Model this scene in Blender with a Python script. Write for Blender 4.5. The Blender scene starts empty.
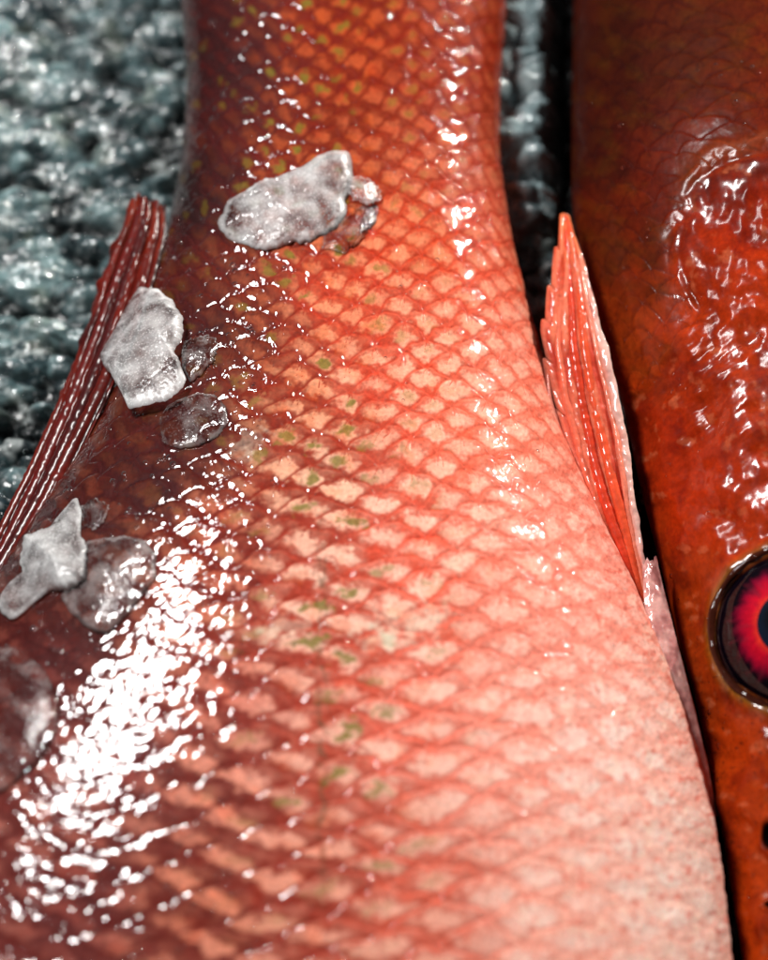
import bpy, math, random
import numpy as np
from mathutils import Vector, Euler
rng = np.random.default_rng(7); random.seed(7)
U = 0.0002                                   # metres per unit of length used below (about one photo pixel)
C = bpy.context.scene.collection
# ------------------------------------------------------------------ camera
TAU = math.radians(27); D = 1900.0
cs, sn = math.cos(TAU), math.sin(TAU)
CAM = np.array([0.0, -D*sn, D*cs])
RT = np.array([1.0, 0, 0]); UPV = np.array([0, cs, sn]); FW = np.array([0, sn, -cs])
def W(px, py, z=0.0):
    """point of the plane at height z seen at photo position px, py"""
    px = np.asarray(px, float); py = np.asarray(py, float)
    d = (px[..., None]-384)*RT + (480-py[..., None])*UPV + D*FW
    t = (z-CAM[2])/d[..., 2]
    return CAM + d*t[..., None]
def proj(P):
    v = P-CAM
    w = v@FW
    return 384+(v@RT)/w*D, 480-(v@UPV)/w*D
# ------------------------------------------------------------------ noise
def _h(ix, iy, s):
    n = (ix.astype(np.int64)*374761393+iy.astype(np.int64)*668265263+s*1442695041) & 0xffffffff
    n = ((n ^ (n >> 13))*1274126177) & 0xffffffff
    n = ((n ^ (n >> 16))*2246822519) & 0xffffffff
    return ((n ^ (n >> 15)) & 0xffffff)/float(0xffffff)
from concurrent.futures import ThreadPoolExecutor
POOL = ThreadPoolExecutor(4)
def vn(x, y, s=0):
    x = np.asarray(x, float); y = np.asarray(y, float)
    if x.size > 60000 and x.ndim == 2 and x.shape == y.shape:
        return np.concatenate(list(POOL.map(lambda k: _vn(k[0], k[1], s), zip(np.array_split(x, 12), np.array_split(y, 12)))))
    return _vn(x, y, s)
def _vn(x, y, s=0):
    ix = np.floor(x); iy = np.floor(y); fx = x-ix; fy = y-iy
    ux = fx*fx*fx*(fx*(fx*6-15)+10); uy = fy*fy*fy*(fy*(fy*6-15)+10)
    r = 0
    g = []
    for a in (0, 1):
        for b in (0, 1):
            an = _h(ix+a, iy+b, s)*6.28318
            g.append(np.cos(an)*(fx-a)+np.sin(an)*(fy-b))
    return ((g[0]*(1-uy)+g[1]*uy)*(1-ux)+(g[2]*(1-uy)+g[3]*uy)*ux)*1.45
def fbm(x, y, s=0, o=4, g=.5):
    r = 0; a = 1
    for k in range(o):
        r = r+a*vn(x, y, s+k*17); x = x*2.03+11.3; y = y*2.03+5.7; a *= g
    return r
def ss(a, b, x):
    t = np.clip((x-a)/(b-a), 0, 1); return t*t*(3-2*t)
def mix(a, b, t):
    return a*(1-t[..., None])+b*t[..., None]
def lin(c):
    c = np.asarray(c, float)/255.0
    return np.where(c <= .04045, c/12.92, ((c+.055)/1.055)**2.4)
# ------------------------------------------------------------------ mesh helpers
def mesh_np(name, V, F, mat, parent=None, col=None, smooth=True, extra=None):
    """V in units; F (n,3) or (n,4)"""
    me = bpy.data.meshes.new(name)
    V = np.asarray(V, np.float32)*U; F = np.asarray(F, np.int32); k = F.shape[1]
    me.vertices.add(len(V)); me.vertices.foreach_set('co', V.ravel())
    me.loops.add(F.size); me.loops.foreach_set('vertex_index', F.ravel())
    me.polygons.add(len(F)); me.polygons.foreach_set('loop_start', np.arange(0, F.size, k, dtype=np.int32))
    me.update(calc_edges=True)
    if smooth: me.polygons.foreach_set('use_smooth', np.ones(len(F), bool))
    if col is not None:
        a = me.attributes.new('pigment', 'FLOAT_COLOR', 'POINT')
        cc = np.ones((len(V), 4), np.float32); cc[:, :3] = col; a.data.foreach_set('color', cc.ravel())
    for kx, vx in (extra or {}).items():
        a = me.attributes.new(kx, 'FLOAT', 'POINT'); a.data.foreach_set('value', np.asarray(vx, np.float32))
    me.validate(); me.materials.append(mat)
    o = bpy.data.objects.new(name, me); C.objects.link(o)
    if parent is not None: o.parent = parent
    return o
def grid_faces(nr, nc, wrap=False, flip=False):
    r = np.arange(nr-1)[:, None]; n = nc if wrap else nc-1
    c = np.arange(n)[None, :]; c2 = (c+1) % nc
    f = np.stack([r*nc+c, r*nc+c2, (r+1)*nc+c2, (r+1)*nc+c], -1).reshape(-1, 4)
    return f[:, ::-1] if flip else f
def tag(o, label, cat, group=None, kind=None):
    if label: o['label'] = label
    if cat: o['category'] = cat
    if group: o['group'] = group
    if kind: o['kind'] = kind
    return o
def empty(name, loc):
    o = bpy.data.objects.new(name, None); C.objects.link(o); o.empty_display_size = .01
    o.location = (0, 0, 0); return o
# ------------------------------------------------------------------ materials
def mat_base(name):
    m = bpy.data.materials.new(name); m.use_nodes = True; nt = m.node_tree
    b = nt.nodes['Principled BSDF']; return m, nt, b
def N(nt, t, **k):
    n = nt.nodes.new(t)
    for a, v in k.items():
        if hasattr(n, a) and a not in n.inputs: setattr(n, a, v)
        else: n.inputs[a].default_value = v
    return n
def skin(name, rough=.45, coat=1., coatr=.06, sss=.12, bump=.35, bscale=2600., spec=.4, tint=None, bdist=.0002, sss_scale=.0016):
    m, nt, b = mat_base(name); L = nt.links.new
    tc = N(nt, 'ShaderNodeTexCoord')
    at = N(nt, 'ShaderNodeAttribute', attribute_name='pigment')
    n1 = N(nt, 'ShaderNodeTexNoise', Scale=bscale*.5, Detail=4., Roughness=.6)
    L(tc.outputs['Object'], n1.inputs['Vector'])
    hs = N(nt, 'ShaderNodeHueSaturation'); L(at.outputs['Color'], hs.inputs['Color'])
    mr = N(nt, 'ShaderNodeMapRange'); mr.inputs['From Min'].default_value = .3; mr.inputs['From Max'].default_value = .7
    mr.inputs['To Min'].default_value = .82; mr.inputs['To Max'].default_value = 1.16
    L(n1.outputs['Fac'], mr.inputs['Value']); L(mr.outputs['Result'], hs.inputs['Value'])
    L(hs.outputs['Color'], b.inputs['Base Color'])
    b.inputs['Roughness'].default_value = rough; b.inputs['Specular IOR Level'].default_value = spec
    wt = N(nt, 'ShaderNodeAttribute', attribute_name='dry'); mw = N(nt, 'ShaderNodeMath', operation='MULTIPLY_ADD', use_clamp=True); mw.inputs[1].default_value = -coat; mw.inputs[2].default_value = coat; L(wt.outputs['Fac'], mw.inputs[0]); L(mw.outputs[0], b.inputs['Coat Weight']); ms = N(nt, 'ShaderNodeMath', operation='MULTIPLY_ADD', use_clamp=True); ms.inputs[1].default_value = -spec*.8; ms.inputs[2].default_value = spec; L(wt.outputs['Fac'], ms.inputs[0]); L(ms.outputs[0], b.inputs['Specular IOR Level']); b.inputs['Coat Roughness'].default_value = coatr
    b.inputs['Coat IOR'].default_value = 1.66
    b.inputs['Subsurface Weight'].default_value = sss; b.inputs['Subsurface Radius'].default_value = (1, .35, .2)
    b.inputs['Subsurface Scale'].default_value = sss_scale
    n2 = N(nt, 'ShaderNodeTexNoise', Scale=bscale, Detail=3., Roughness=.55); L(tc.outputs['Object'], n2.inputs['Vector'])
    bp = N(nt, 'ShaderNodeBump', Strength=bump, Distance=bdist); L(n2.outputs['Fac'], bp.inputs['Height'])
    L(bp.outputs['Normal'], b.inputs['Normal'])
    n3 = N(nt, 'ShaderNodeTexNoise', Scale=bscale*.32, Detail=3., Roughness=.6); L(tc.outputs['Object'], n3.inputs['Vector'])
    bc = N(nt, 'ShaderNodeBump', Strength=min(1, bump*1.6), Distance=bdist*1.3); L(n3.outputs['Fac'], bc.inputs['Height'])
    bc2 = N(nt, 'ShaderNodeBump', Strength=bump, Distance=bdist*.6); L(n2.outputs['Fac'], bc2.inputs['Height']); L(bc.outputs['Normal'], bc2.inputs['Normal'])
    L(bc2.outputs['Normal'], b.inputs['Coat Normal'])
    return m
M_skin = skin('wet_scaled_skin', bump=.3, bdist=.00004, coatr=.04, spec=.08, rough=.55)
M_head = skin('wet_head_skin', bump=.3, coatr=.19, bscale=1500., rough=.5, spec=.08, bdist=.00005, sss=.15)
M_fin = skin('wet_fin', coat=.55, coatr=.12, bump=.35, bscale=1800., rough=.45, spec=.08, sss=.3, bdist=.00004)
M_dorsal = skin('wet_dark_fin', coat=.38, coatr=.19, bump=.35, bscale=1800., rough=.5, spec=.08, sss=.3, bdist=.00004)
M_eye = skin('wet_eye', bump=.0, rough=.5, spec=.02, coat=.45, coatr=.02, sss=.0)
M_bed = skin('wet_grey_ice', bump=.8, bscale=900., rough=.35, coat=.8, coatr=.08, sss=.0, bdist=.00008)
def ice_mat(name, lo, hi, tint, scale=420., rough=.16, grain=.15):
    m, nt, b = mat_base(name); L = nt.links.new
    tc = N(nt, 'ShaderNodeTexCoord')
    n1 = N(nt, 'ShaderNodeTexNoise', Scale=scale, Detail=6., Roughness=.5, Distortion=.3); L(tc.outputs['Object'], n1.inputs['Vector'])
    at = N(nt, 'ShaderNodeAttribute', attribute_name='frost')
    mr = N(nt, 'ShaderNodeMapRange'); mr.inputs['From Min'].default_value = .36; mr.inputs['From Max'].default_value = .66
    mr.inputs['To Min'].default_value = lo; mr.inputs['To Max'].default_value = hi; L(n1.outputs['Fac'], mr.inputs['Value'])
    ad = N(nt, 'ShaderNodeMath', operation='ADD', use_clamp=True); L(mr.outputs['Result'], ad.inputs[0]); L(at.outputs['Fac'], ad.inputs[1])
    # body of the ice: cloudy white scattering mixed with clear, refraction-free transparency for the thin chips
    b.inputs['Base Color'].default_value = (*tint, 1); b.inputs['Roughness'].default_value = .6; b.inputs['Specular IOR Level'].default_value = 0.
    b.inputs['Subsurface Weight'].default_value = 1.; b.inputs['Subsurface Radius'].default_value = (1, .95, .95); b.inputs['Subsurface Scale'].default_value = .0025
    mb = b
    gl = N(nt, 'ShaderNodeBsdfGlossy', Roughness=rough); 
    tr = N(nt, 'ShaderNodeBsdfTransparent'); tr.inputs['Color'].default_value = (.985, .985, .99, 1)
    fr = N(nt, 'ShaderNodeFresnel', IOR=1.45)
    vo = N(nt, 'ShaderNodeTexVoronoi', Scale=1900.); L(tc.outputs['Object'], vo.inputs['Vector'])       # trapped air and grains
    vr = N(nt, 'ShaderNodeMapRange'); vr.inputs['From Min'].default_value = .12; vr.inputs['From Max'].default_value = .42; vr.inputs['To Min'].default_value = grain; vr.inputs['To Max'].default_value = 0.; L(vo.outputs['Distance'], vr.inputs['Value'])
    n5 = N(nt, 'ShaderNodeTexNoise', Scale=500., Detail=2.); L(tc.outputs['Object'], n5.inputs['Vector'])
    vm = N(nt, 'ShaderNodeMath', operation='MULTIPLY'); L(vr.outputs['Result'], vm.inputs[0]); L(n5.outputs['Fac'], vm.inputs[1])
    ad2 = N(nt, 'ShaderNodeMath', operation='ADD', use_clamp=True); L(ad.outputs[0], ad2.inputs[0]); L(vm.outputs[0], ad2.inputs[1]); ad = ad2
    rf = N(nt, 'ShaderNodeBsdfRefraction', Roughness=.04, IOR=1.22); mt = N(nt, 'ShaderNodeMixShader'); mt.inputs[0].default_value = .10; L(tr.outputs[0], mt.inputs[1]); L(rf.outputs[0], mt.inputs[2]); tr = mt
    m1 = N(nt, 'ShaderNodeMixShader'); L(ad.outputs[0], m1.inputs[0]); L(tr.outputs[0], m1.inputs[1]); L(mb.outputs[0], m1.inputs[2])
    m2 = N(nt, 'ShaderNodeMixShader'); L(fr.outputs[0], m2.inputs[0]); L(m1.outputs[0], m2.inputs[1]); L(gl.outputs[0], m2.inputs[2])
    L(m2.outputs[0], nt.nodes['Material Output'].inputs['Surface'])
    n2 = N(nt, 'ShaderNodeTexNoise', Scale=2600., Detail=3., Roughness=.6); L(tc.outputs['Object'], n2.inputs['Vector'])
    bp = N(nt, 'ShaderNodeBump', Strength=.6, Distance=.00008); L(n2.outputs['Fac'], bp.inputs['Height'])
    for q in (gl, fr): L(bp.outputs['Normal'], q.inputs['Normal'])
    return m
M_ice = ice_mat('frosty_ice', .08, .44, (1., .97, .96), scale=240., grain=.5)
M_clear = ice_mat('melting_ice', -.08, .12, (1., .84, .82), scale=260., rough=.12)
def contact_mat():
    m, nt, b = mat_base('ice_contact'); tr = N(nt, 'ShaderNodeBsdfTransparent'); nt.links.new(tr.outputs[0], nt.nodes['Material Output'].inputs['Surface']); return m
M_contact = contact_mat()
def water_mat():
    m, nt, b = mat_base('clear_water'); L = nt.links.new
    gl = N(nt, 'ShaderNodeBsdfGlossy', Roughness=.03); tr = N(nt, 'ShaderNodeBsdfTransparent')
    fr = N(nt, 'ShaderNodeFresnel', IOR=1.38)
    m2 = N(nt, 'ShaderNodeMixShader'); L(fr.outputs[0], m2.inputs[0]); L(tr.outputs[0], m2.inputs[1]); L(gl.outputs[0], m2.inputs[2])
    L(m2.outputs[0], nt.nodes['Material Output'].inputs['Surface']); return m
M_water = water_mat()
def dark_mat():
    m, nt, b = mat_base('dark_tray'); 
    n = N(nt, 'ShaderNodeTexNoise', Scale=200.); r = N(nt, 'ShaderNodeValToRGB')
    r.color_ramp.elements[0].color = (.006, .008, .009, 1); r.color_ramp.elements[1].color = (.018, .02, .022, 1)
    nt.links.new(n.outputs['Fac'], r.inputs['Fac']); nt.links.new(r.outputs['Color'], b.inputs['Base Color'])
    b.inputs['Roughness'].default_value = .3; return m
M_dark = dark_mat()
# ------------------------------------------------------------------ fish body surface
class Body:
    """closed body: outline given in photo coordinates on the plane z=0, superellipse cross sections"""
    def __init__(s, ys, xl, xr, thick, n=2.3, relief=None):
        s.ys, s.xl, s.xr = map(lambda a: np.asarray(a, float), (ys, xl, xr)); s.thick = thick; s.n = n
        k = np.linspace(ys[0], ys[-1], 500)
        sm = lambda a: np.convolve(np.pad(np.interp(k, s.ys, a), 9, mode='edge'), np.hanning(21)[1:-1]/np.hanning(21)[1:-1].sum(), 'valid')
        s.k = k; s.L = sm(s.xl); s.R = sm(s.xr)
        s.yw = W(k*0, k)[:, 1]; wl = W(s.L, k)[:, 0]; wr = W(s.R, k)[:, 0]
        s.cx = (wl+wr)/2; s.hw = np.maximum((wr-wl)/2, 2)
        s.hz = thick(k, s.hw)
    def row(s, py):
        return (np.interp(py, s.k, s.yw), np.interp(py, s.k, s.cx), np.interp(py, s.k, s.hw), np.interp(py, s.k, s.hz))
    def ztop(s, x, y):
        py = np.interp(-y, -s.yw, s.k)
        _, cx, hw, hz = s.row(py)
        t = np.clip(np.abs((x-cx)/hw), 0, 1)
        return hz*(1-t**s.n)**(1/s.n)
    def at(s, px, py, lift=0.):
        px = np.asarray(px, float); py = np.asarray(py, float); z = np.zeros_like(px)+60
        for _ in range(30):
            P = W(px, py, 0)*0
            d = (px[..., None]-384)*RT+(480-py[..., None])*UPV+D*FW
            P = CAM+d*((z-CAM[2])/d[..., 2])[..., None]
            z = .5*z+.5*(s.ztop(P[..., 0], P[..., 1])+lift)
        return P
    def normal(s, P):
        e = 2.
        dx = (s.ztop(P[..., 0]+e, P[..., 1])-s.ztop(P[..., 0]-e, P[..., 1]))/(2*e)
        dy = (s.ztop(P[..., 0], P[..., 1]+e)-s.ztop(P[..., 0], P[..., 1]-e))/(2*e)
        n = np.stack([-dx, -dy, np.ones_like(dx)], -1); return n/np.linalg.norm(n, axis=-1, keepdims=True)
    def grid(s, rows, nu, nb, t0=0., t1=1.):
        """rows of photo y; nu columns over the upper side, nb over the lower side"""
        th = np.concatenate([np.pi*(1-np.linspace(0, 1, nu)), -np.pi*np.linspace(0, 1, nb+2)[1:-1]])
        a = np.cos(th); b = np.sin(th); e = 2/s.n
        S = np.sign(a)*np.abs(a)**e; Z = np.sign(b)*np.abs(b)**e
        yw, cx, hw, hz = s.row(rows)
        V = np.stack([cx[:, None]+hw[:, None]*S, np.repeat(yw[:, None], len(th), 1), hz[:, None]*Z], -1)
        return V, th
def scale_field(p, q, b=1.0, w=1.12):
    """overlapping scales on a staggered lattice; p across in columns, q along towards the tail in periods.
    returns e (depth under the free edge), g (distance past the covering edge), dx, id"""
    best = None
    c0 = np.round(p)
    g = np.full(p.shape, 9.)
    for k in (-1, 0, 1):
        c = c0+k; off = np.where(np.mod(c, 2) == 0, 0., .5)
        jx = (_h(c, c*0, 5)-.5)*.0
        dx = p-c-jx
        inside = np.abs(dx) < w
        arc = b*np.sqrt(np.clip(1-(dx/w)**2, 0, 1))*1.05
        r = np.ceil(q-off-arc); Cc = r+off
        e = Cc+arc-q
        gg = np.where(inside, 1-e, 9.)
        g = np.minimum(g, gg)
        Cc = np.where(inside, Cc, 1e6)
        if best is None: best = [Cc, e, dx, c, r]
        else:
            m = Cc < best[0]
            best = [np.where(m, x, y) for x, y in zip((Cc, e, dx, c, r), best)]
    Cc, e, dx, c, r = best
    return e, g, dx, _h(c, r, 3), c, r
def idw(X, Y, pts, cols, pw=3.2):
    pts = np.asarray(pts, float); cols = np.asarray(cols, float)
    num = np.zeros(X.shape+(cols.shape[1],)); den = np.zeros(X.shape)
    for (a, b), c in zip(pts, cols):
        w = 1/((X-a)**2+(Y-b)**2+900)**(pw/2)
        num += w[..., None]*c; den += w
    return num/den[..., None]
def rows_spaced(segs):
    return np.concatenate([np.linspace(a, b, n, endpoint=False) for a, b, n in segs]+[[segs[-1][1]]])

# ================================================================== MAIN FISH
YS = [-420, -330, -250, -160, -80, 0, 80, 160, 250, 340, 400, 450, 520, 600, 660, 740, 840, 960, 1100, 1300, 1500, 1700, 1850, 1930]
XL = [258, 240, 222, 205, 190, 180, 188, 184, 164, 135, 108, 84, 40, -10, -38, -78, -120, -160, -190, -200, -150, -20, 180, 290]
XR = [388, 412, 440, 470, 495, 507, 500, 498, 512, 536, 552, 566, 598, 637, 664, 692, 716, 730, 740, 730, 680, 560, 420, 310]
A = Body(YS, XL, XR, lambda k, hw: 14+hw*np.interp(k, [-420, 0, 500, 1000, 1930], [.34, .42, .40, .36, .42]))
def main_fish():
    root = empty('red_fish', None)
    tag(root, 'large pink and red scaled fish lying across the middle with ice chips on its side', 'fish')
    rows = rows_spaced([(-420, -60, 90), (-60, 1010, 1240), (1010, 1930, 150)])
    nu, nb = 1000, 60
    V, th = A.grid(rows, nu, nb); nr, nc = V.shape[:2]
    T = np.broadcast_to((1-th/np.pi)[None, :], (nr, nc))            # 0 left .. 1 right on the upper side
    PY = np.broadcast_to(rows[:, None], (nr, nc))
    top = ss(-.02, .03, T)*ss(1.02, .97, T)
    aa_ = np.cos(th[:nu]); bb_ = np.sin(th[:nu]); q_ = 2/A.n
    ax_ = np.sign(aa_)*np.abs(aa_)**q_; az_ = .42*np.abs(bb_)**q_
    al = np.concatenate([[0], np.cumsum(np.hypot(np.diff(ax_), np.diff(az_)))]); al /= al[-1]
    TA = np.broadcast_to(np.concatenate([al, np.linspace(1, 2, len(th)-nu)])[None, :], (nr, nc))   # true share of the way across the skin
    # lattice
    fy = np.linspace(-420, 1930, 3000); per = np.interp(fy, [-420, -100, 60, 250, 450, 650, 960, 1400, 1930], [13, 19, 23, 26, 30.5, 33.5, 39, 43, 36])
    Q = np.interp(PY, fy, -np.concatenate([[0], np.cumsum((fy[1]-fy[0])/per[:-1])]))
    wx = fbm(TA*9, PY/90, 21, 3)*.24+fbm(TA*30, PY/26, 23, 2)*.12; wy = fbm(TA*9, PY/90, 31, 3)*.18+fbm(TA*30, PY/26, 33, 2)*.11
    Pp = TA*22.+wx
    slope = ss(.8, .2, TA)
    Q = Q-0.30*(1-(TA-.5)**2*2)+Pp*.30*(.25+.75*slope)+wy
    e, g, dx, rid, cc, rr = scale_field(Pp, Q)
    X, Y = proj(V.reshape(-1, 3)); X = X.reshape(nr, nc); Y = Y.reshape(nr, nc)
    # relief
    n_mid = fbm(X/26, Y/26, 3, 4); n_fine = fbm(X/7, Y/7, 9, 3)
    left = ss(330, 200, X+(Y-500)*-.05)
    amp = (2.3-1.7*ss(420, 620, X)-2.0*ss(330, 200, X)*ss(560, 700, Y)-1.2*ss(260, 140, X))*1.0*(.55+.45*ss(60, 200, Y))
    amp = np.maximum(amp, .45); hgt = amp*((1-e)*ss(0, .14, e)*.7-.25*np.clip(.16-g, 0, 1)/.16) + n_mid*.55 + n_fine*(.06+.05*left)
    wr = np.abs(fbm(X/15+Y/60, Y/19, 44, 4)); hgt = hgt + left*(.2-wr*.26)+left*fbm(X/14, Y/14, 71, 2)*.22
    # slime ridges on the belly side
    hgt = hgt+ss(560, 690, X)*fbm(X/9, Y/14, 77, 3)*.5
    gy = np.gradient(V, axis=0); gx = np.gradient(V, axis=1)
    nrm = np.cross(gx, gy); nrm /= np.linalg.norm(nrm, axis=-1, keepdims=True)+1e-9
    if nrm[nr//2, nu//2, 2] < 0: nrm = -nrm
    V = V+nrm*(hgt*(top*.95+.05)*ss(-200, -50, PY))[..., None]
    # pigment
    pts = [(340, 40), (460, 60), (215, 60), (190, 200), (300, 190), (420, 220), (490, 200), (200, 330), (150, 480), (260, 330), (300, 400), (340, 300), (300, 480), (400, 380),
           (480, 420), (530, 380), (300, 600), (420, 560), (540, 560), (600, 600), (620, 760), (500, 740), (400, 720), (320, 740), (220, 780),
           (120, 760), (60, 660), (80, 900), (200, 900), (300, 900), (420, 900), (560, 900), (680, 880), (220, 560), (200, 430), (60, 540), (230, 700)]
    pale = [(245, 120, 70), (232, 105, 75), (140, 55, 28), (70, 28, 20), (215, 105, 55), (240, 140, 100), (232, 120, 90), (110, 45, 30), (95, 38, 30), (190, 95, 60), (238, 160, 120), (240, 145, 105), (248, 195, 165), (244, 170, 140),
            (246, 180, 155), (238, 160, 135), (250, 200, 178), (250, 192, 170), (248, 178, 158), (248, 182, 165), (250, 214, 202), (250, 200, 184), (248, 190, 170), (244, 180, 158), (225, 140, 115),
            (140, 62, 58), (108, 46, 46), (130, 55, 48), (222, 130, 100), (238, 160, 135), (242, 172, 150), (250, 205, 190), (250, 218, 205), (205, 120, 100), (120, 48, 38), (92, 38, 34), (215, 130, 112)]
    line = [(178, 45, 12), (196, 52, 28), (88, 22, 9), (42, 12, 8), (140, 36, 12), (200, 66, 36), (205, 72, 48), (64, 20, 13), (60, 18, 14), (96, 30, 16), (150, 48, 26), (190, 62, 36), (148, 48, 28), (206, 78, 54),
            (222, 100, 74), (216, 100, 76), (172, 66, 48), (216, 92, 70), (228, 116, 94), (232, 128, 108), (238, 160, 142), (230, 132, 112), (216, 104, 84), (168, 66, 48), (108, 34, 26),
            (92, 30, 28), (74, 24, 26), (88, 28, 26), (104, 32, 22), (144, 50, 36), (200, 92, 72), (236, 156, 136), (242, 186, 170), (124, 40, 30), (76, 24, 17), (62, 20, 18), (128, 44, 34)]
    wX = X+fbm(X/45, Y/45, 91, 3)*22; wY = Y+fbm(X/45, Y/45, 95, 3)*22
    cp = idw(wX, wY, pts, lin(pale)); cl = idw(wX, wY, pts, lin(line))
    upd = ss(330, 60, Y)[..., None]; cp = cp*(1-.46*upd*np.array([.75, 1.22, 1.1])); cl = cl*(1-.45*upd); cp = cp*(1-.42*(ss(340, 200, X)*ss(520, 400, Y))[..., None])  # colour darkened toward the tail to make up for the lamp's falloff
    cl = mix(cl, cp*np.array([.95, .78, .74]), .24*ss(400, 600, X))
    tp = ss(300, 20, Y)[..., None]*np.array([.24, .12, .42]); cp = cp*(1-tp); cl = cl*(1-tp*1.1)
    # pale patch on the exposed middle of every scale
    nn = fbm(X/11, Y/8, 51, 3); ad = np.abs(dx)
    soft = .5*nn
    pl = ss(.03, .30, g+soft*.25)*ss(-.02, .13, e+soft*.18)*ss(1.02, .45, ad+soft*.35)*ss(1.0, .55, e+soft*.3)
    lf = ss(480, 280, X); small = ss(620, 820, Y)*ss(520, 330, X)
    rd2 = _h(cc, rr, 29)-.5; blob = np.hypot((dx-.04-.25*rd2)/(.74+.16*rid-.06*small), (e-.46-.10*rd2-.42*lf*dx)/(.33-.05*lf-.03*small))+.45*nn+.25*fbm(X/5, Y/5, 53, 2)
    pl = (.16*pl+.98*ss(1.18, .30, blob)*ss(-.02, .10, e)*ss(-.02, .14, g))
    pl = np.clip(pl*(.55+.65*rid)+.14*fbm(X/22, Y/16, 59, 4), 0, 1)
    belly = ss(420, 640, X+.15*(Y-500))
    fan = .5+.5*np.sin(dx*13+nn*3); pl = pl*(1-belly*.35*fan)
    col = mix(cl, cp, pl)
    pl = pl*(1-.18*belly)+belly*.18*np.clip(.55+.5*fbm(X/14, Y/12, 57, 4), 0, 1)
    # redder thin rims of the scales
    rim = ss(.14, .0, g+.08*nn)*(.55-.35*belly)*ss(-.7, .3, fbm(X/20, Y/20, 58, 3))
    col = mix(col, col*np.array([.92, .55, .5]), rim*.75)
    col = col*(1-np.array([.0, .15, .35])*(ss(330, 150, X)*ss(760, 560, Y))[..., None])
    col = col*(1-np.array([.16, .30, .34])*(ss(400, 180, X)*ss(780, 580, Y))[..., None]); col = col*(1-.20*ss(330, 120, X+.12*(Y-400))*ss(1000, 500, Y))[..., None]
    # orange, ochre and olive flecks where the pigment sits
    h2 = _h(cc, rr, 11); zone = np.exp(-((X-300-.06*(Y-400))/115)**2)*ss(1000, 800, Y)
    zone = np.maximum(zone, .6*np.exp(-((X-330)/130)**2)*ss(260, 150, Y))
    fl = (h2 > .48)*ss(.62, .1, np.hypot((dx+.1-(rid-.5)*.6)*1.5, (e-.42)*2.7)+nn*.45)*zone*(.5+.5*rid)
    col = mix(col, lin((112, 104, 30))*np.ones(3), np.clip(fl*1.25, 0, .85)*(.45+.55*ss(210, 310, X)))
    fo = (h2 < .25)*ss(.6, .1, np.hypot(dx+.4, (e-.5)*1.8)+nn*.3)*zone
    col = mix(col, lin((200, 84, 28))*np.ones(3), np.clip(fo*.6, 0, .35)*ss(220, 340, X))
    # lateral line of small grey-green marks
    ll = np.exp(-((X-(322+.0*(Y)))/5)**2)*ss(480, 600, Y)*ss(960, 800, Y)*ss(.0, .5, fbm(X/8, Y/14, 63, 2)+.15)
    col = mix(col, lin((110, 80, 60))*np.ones(3), ll*.8)
    # abraded whitish spots
    for (a, b, ra, rb, k) in ((408, 622, 42, 20, .8), (285, 628, 26, 12, .7), (460, 560, 22, 13, .5), (380, 640, 24, 12, .6), (500, 520, 20, 10, .35), (250, 445, 14, 18, .5)):
        m = ss(1.3, .3, np.hypot((X-a+(Y-b)*.6)/ra, (Y-b)/rb)+fbm(X/12, Y/9, 67, 3)*.9)
        col = mix(col, lin((226, 214, 190))*np.ones(3), m*k*(.35+.4*pl))
    m = ss(.25, .8, fbm(X/16, Y/20, 83, 4))*belly; col = mix(col, lin((255, 208, 186))*np.ones(3), np.clip(m*.5+.08*ss(560, 700, X)*ss(500, 800, Y), 0, 1))
    m = ss(.2, .8, fbm(X/9, Y/9, 85, 4))*belly; col = mix(col, lin((214, 84, 64))*np.ones(3), m*.55)
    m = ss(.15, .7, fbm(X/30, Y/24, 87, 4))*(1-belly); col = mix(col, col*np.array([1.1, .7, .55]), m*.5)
    col *= (1+.16*fbm(X/4, Y/4, 99, 2))[..., None]
    col = np.clip(col, .004, .93)
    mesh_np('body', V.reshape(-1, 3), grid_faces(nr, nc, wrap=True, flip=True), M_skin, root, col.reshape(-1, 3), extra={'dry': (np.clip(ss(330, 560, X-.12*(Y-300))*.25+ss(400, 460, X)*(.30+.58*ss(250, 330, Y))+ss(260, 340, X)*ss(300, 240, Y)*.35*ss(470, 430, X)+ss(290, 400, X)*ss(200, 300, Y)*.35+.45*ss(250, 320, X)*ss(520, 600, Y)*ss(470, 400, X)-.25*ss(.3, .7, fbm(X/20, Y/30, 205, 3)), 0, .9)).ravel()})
    return root
fish = main_fish()

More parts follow.
